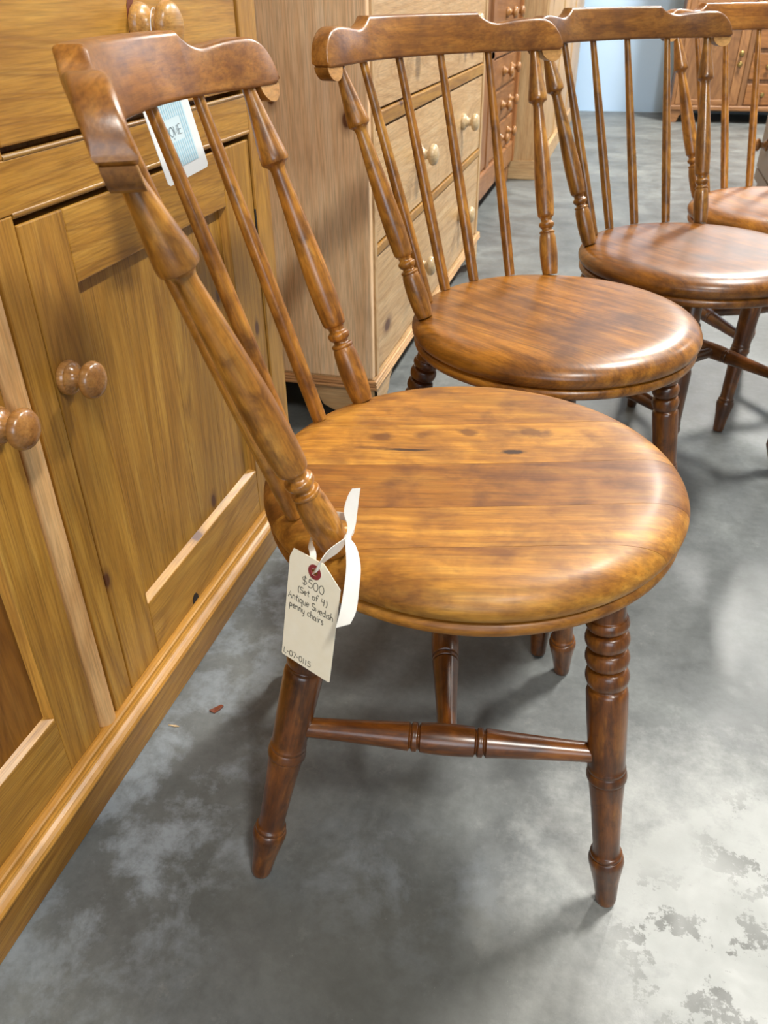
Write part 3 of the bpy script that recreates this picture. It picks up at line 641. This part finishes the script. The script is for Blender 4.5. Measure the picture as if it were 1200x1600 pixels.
# ------------------------------------------------------------------ price tag on the nearest chair
def price_tag():
    W_, H_ = .055, .110
    Mt = Matrix.Translation((-.216, .490, .465)) @ Matrix.Rotation(-.397, 4, 'Z') @ Matrix.Rotation(.056, 4, 'Y') @ Matrix.Rotation(-.15, 4, 'X')
    r = empty('price_tag', (0, 0, 0), 0, 'cream paper price tag with handwriting, tied by white ribbon to the nearest chair', 'tag'); r.matrix_world = Mt
    out = [(.0035, 0 - .001), (.036, -.001), (W_, -.016), (W_, -H_ + .001), (W_ - .001, -H_), (.001, -H_), (0, -H_ + .001), (0, -.010)]
    hole = (.0275, -.0125, .0034)
    bm = bmesh.new(); plate(bm, out, hole, .0005); finish('paper', bm, 'paper', r)
    bm = bmesh.new(); plate(bm, [(hole[0] + .0068 * math.cos(2 * PI * k / 24), hole[1] + .0068 * math.sin(2 * PI * k / 24)) for k in range(24)], hole, .0011); tag(finish('reinforcement_ring', bm, 'redring', r), 'dull red ring round the punched hole')
    for txt, u0, v, s, wx in (('$500', .0150, -.0290, .0088, 1.22), ('(Set of 4)', .0115, -.0385, .0066, 1.28), ('Antique Swedish', .0018, -.0485, .0074, 1.09), ('penny chairs', .0040, -.0570, .0072, 1.12), ('L-07-0115', .0022, -.1070, .0064, 1.16)):
        bm = bmesh.new(); stroke_text(bm, txt, u0, v, s, .00062, wx, 0, .05); o = finish('lettering', bm, 'ink', r); o.location = (0, -.0005, 0)
    inv = Mt.inverted()
    def rb(name, pts, wid):
        bm = bmesh.new(); strip(bm, pts, wid); o = finish(name, bm, 'ribbon', r, smooth='auto'); o.matrix_local = inv; return o
    hw = Mt @ Vector((.0275, -.0012, -.0105)); up = Mt.to_3x3() @ Vector((0, 0, 1))
    kn = Vector((-.1735, .5080, .4672))
    side = Rv
    # loop from the knot in front of the post down to the hole, and back behind the post
    rb('ribbon_loop', [(kn, (0, .2, 1), .35), (Vector((-.1765, .4985, .4655)), (.25, .1, 1), 1.0), (Vector((-.1835, .4850, .4640)), (.3, .1, 1), 1.05), (Mt @ Vector((.0345, -.0045, -.0015)), (.3, .1, 1), .95), (Mt @ Vector((.0298, -.0035, -.0085)), (.45, .1, .8), .75), (Mt @ Vector((.0275, .0006, -.0125)), (.6, .1, .5), .40)], .0115)
    rb('ribbon_back_loop', [(hw + Vector((-.001, .002, 0)), (1, 0, .2), .4), (hw + Vector((-.004, .010, .010)), (1, .1, .2), .55), (Vector((-.2045, .5035, .4600)), (.6, .2, 1), .6), (Vector((-.2060, .5220, .4640)), (.3, .6, 1), .7), (Vector((-.196, .535, .468)), (.2, .2, 1), .7), (Vector((-.180, .532, .470)), (.1, .1, 1), .7), (Vector((-.171, .519, .469)), (.1, .2, 1), .5), (kn, (0, .2, 1), .35)], .0100)
    rb('ribbon_tail', [(kn, (1, .2, .1), .30), (Vector((-.1722, .5150, .4745)), (1, .2, 0), .55), (Vector((-.1745, .5215, .4840)), (1, .25, 0), .95), (Vector((-.1740, .5285, .4945)), (1, .2, .1), .85), (Vector((-.1725, .5325, .5005)), (1, .15, .15), .60)], .0115)
    rb('ribbon_tail', [(kn, (1, .2, 0), .30), (Vector((-.1670, .4965, .4680)), (1, .2, -.2), .75), (Vector((-.1600, .4800, .4620)), (1, .2, 0), .95), (Vector((-.1575, .4665, .4520)), (1, .2, 0), 1.0), (Vector((-.1570, .4540, .4380)), (1, .2, .0), 1.05), (Vector((-.1590, .4455, .4290)), (1, .25, .35), 1.0)], .0118)
    bm = bmesh.new(); bmesh.ops.create_uvsphere(bm, u_segments=12, v_segments=8, radius=.0034); o = finish('ribbon_knot', bm, 'ribbon', r, smooth=True); o.matrix_local = inv @ Matrix.Translation(kn)
price_tag()

# ------------------------------------------------------------------ printed card tag hanging from the drawer knob
def card_tag():
    # hangs just in front of the drawer, leaning a little
    Mt = Matrix.Translation((-.486, .827, .732)) @ Matrix.Rotation(1.326, 4, 'Z') @ Matrix.Rotation(-.158, 4, 'Y') @ Matrix.Rotation(-.127, 4, 'X') @ Matrix.Translation((0, 0, .040))
    r = empty('card_tag', (0, 0, 0), 0, 'white card tag with pale blue stripes hanging from the cabinet drawer knob', 'tag'); r.matrix_world = Mt
    W_, H_ = .070, .110; b = .003
    out = [(b, 0), (W_ - b, 0), (W_, -b), (W_, -H_ + b), (W_ - b, -H_), (b, -H_), (0, -H_ + b), (0, -b)]
    bm = bmesh.new(); plate(bm, out, (W_ / 2, -.008, .003), .0008); finish('card', bm, 'whitecard', r)
    bm = bmesh.new(); box(bm, (.010, -.0007, -.097), (W_ - .011, -.0006, -.016)); finish('printed_panel', bm, 'bluepanel', r)
    for z0, z1 in ((-.049, -.016), (-.097, -.072)):
        for k in range(14):
            bm = bmesh.new(); x = .0112 + .0034 * k; box(bm, (x, -.0009, z0), (x + .0016, -.0008, z1)); finish('printed_stripe', bm, 'bluestripe', r)
    for k in (11, 12, 13):
        bm = bmesh.new(); x = .0112 + .0034 * k; box(bm, (x, -.0009, -.072), (x + .0016, -.0008, -.049)); finish('printed_stripe', bm, 'bluestripe', r)
    bm = bmesh.new(); stroke_text(bm, 'HOME', .0195, -.0665, .0095, .00075, 1.05); o = finish('lettering', bm, 'greyink', r); o.location = (0, -.001, 0)
    bm = bmesh.new(); stroke_text(bm, 'BY', .030, -.0702, .0022, .0003, 1.2); o = finish('lettering', bm, 'greyink', r); o.location = (0, -.001, 0)
    # string up to the knob
    inv = Mt.inverted(); h = Mt @ Vector((W_ / 2, -.001, -.008)); k0 = Vector((-.503, .913, .834))
    bm = bmesh.new(); pts = [h, h.lerp(Vector((-.505, .902, .80)), .6), Vector((-.506, .902, .815)), Vector((-.506, .912, .829)), Vector((-.506, .922, .815)), h]
    pp = interp([tuple(p) for p in pts], 6)
    for a, c in zip(pp, pp[1:]):
        if (Vector(a) - Vector(c)).length < 1e-6: continue
        mw = aim(a, c); vs = []
        for t_ in (0, (Vector(c) - Vector(a)).length):
            vs.append([bm.verts.new(mw @ Vector((.0006 * math.cos(2 * PI * q / 6), .0006 * math.sin(2 * PI * q / 6), t_))) for q in range(6)])
        for q in range(6): bm.faces.new((vs[0][q], vs[0][(q + 1) % 6], vs[1][(q + 1) % 6], vs[1][q]))
    o = finish('string', bm, 'whitecard', r); o.matrix_local = inv
card_tag()

# ------------------------------------------------------------------ bits on the floor
def flake(name, x, y, pts, mat, label, cat, h=.002):
    bm = bmesh.new(); top = [bm.verts.new((px, py, .0012 + h * abs(px + py) * 60)) for px, py in pts]; bot = [bm.verts.new((px, py, .0004)) for px, py in pts]; n = len(pts)
    for i in range(n): bm.faces.new((top[i], top[(i + 1) % n], bot[(i + 1) % n], bot[i]))
    bm.faces.new(top); bm.faces.new(bot[::-1]); o = finish(name, bm, mat); o.location = (x, y, 0); tag(o, label, cat)
flake('leaf_fragment', -.443, .696, [(-.008, -.004), (-.003, .004), (.004, .010), (.008, .009), (.006, .002), (.001, -.006)], 'leaf', 'small reddish-brown leaf fragment lying on the concrete', 'leaf')
flake('wood_splinter', -.486, .655, [(-.008, -.001), (.002, .0012), (.008, .0004), (.002, -.0012)], 'splinter', 'tiny pale wood splinter beside the cabinet plinth', 'splinter')
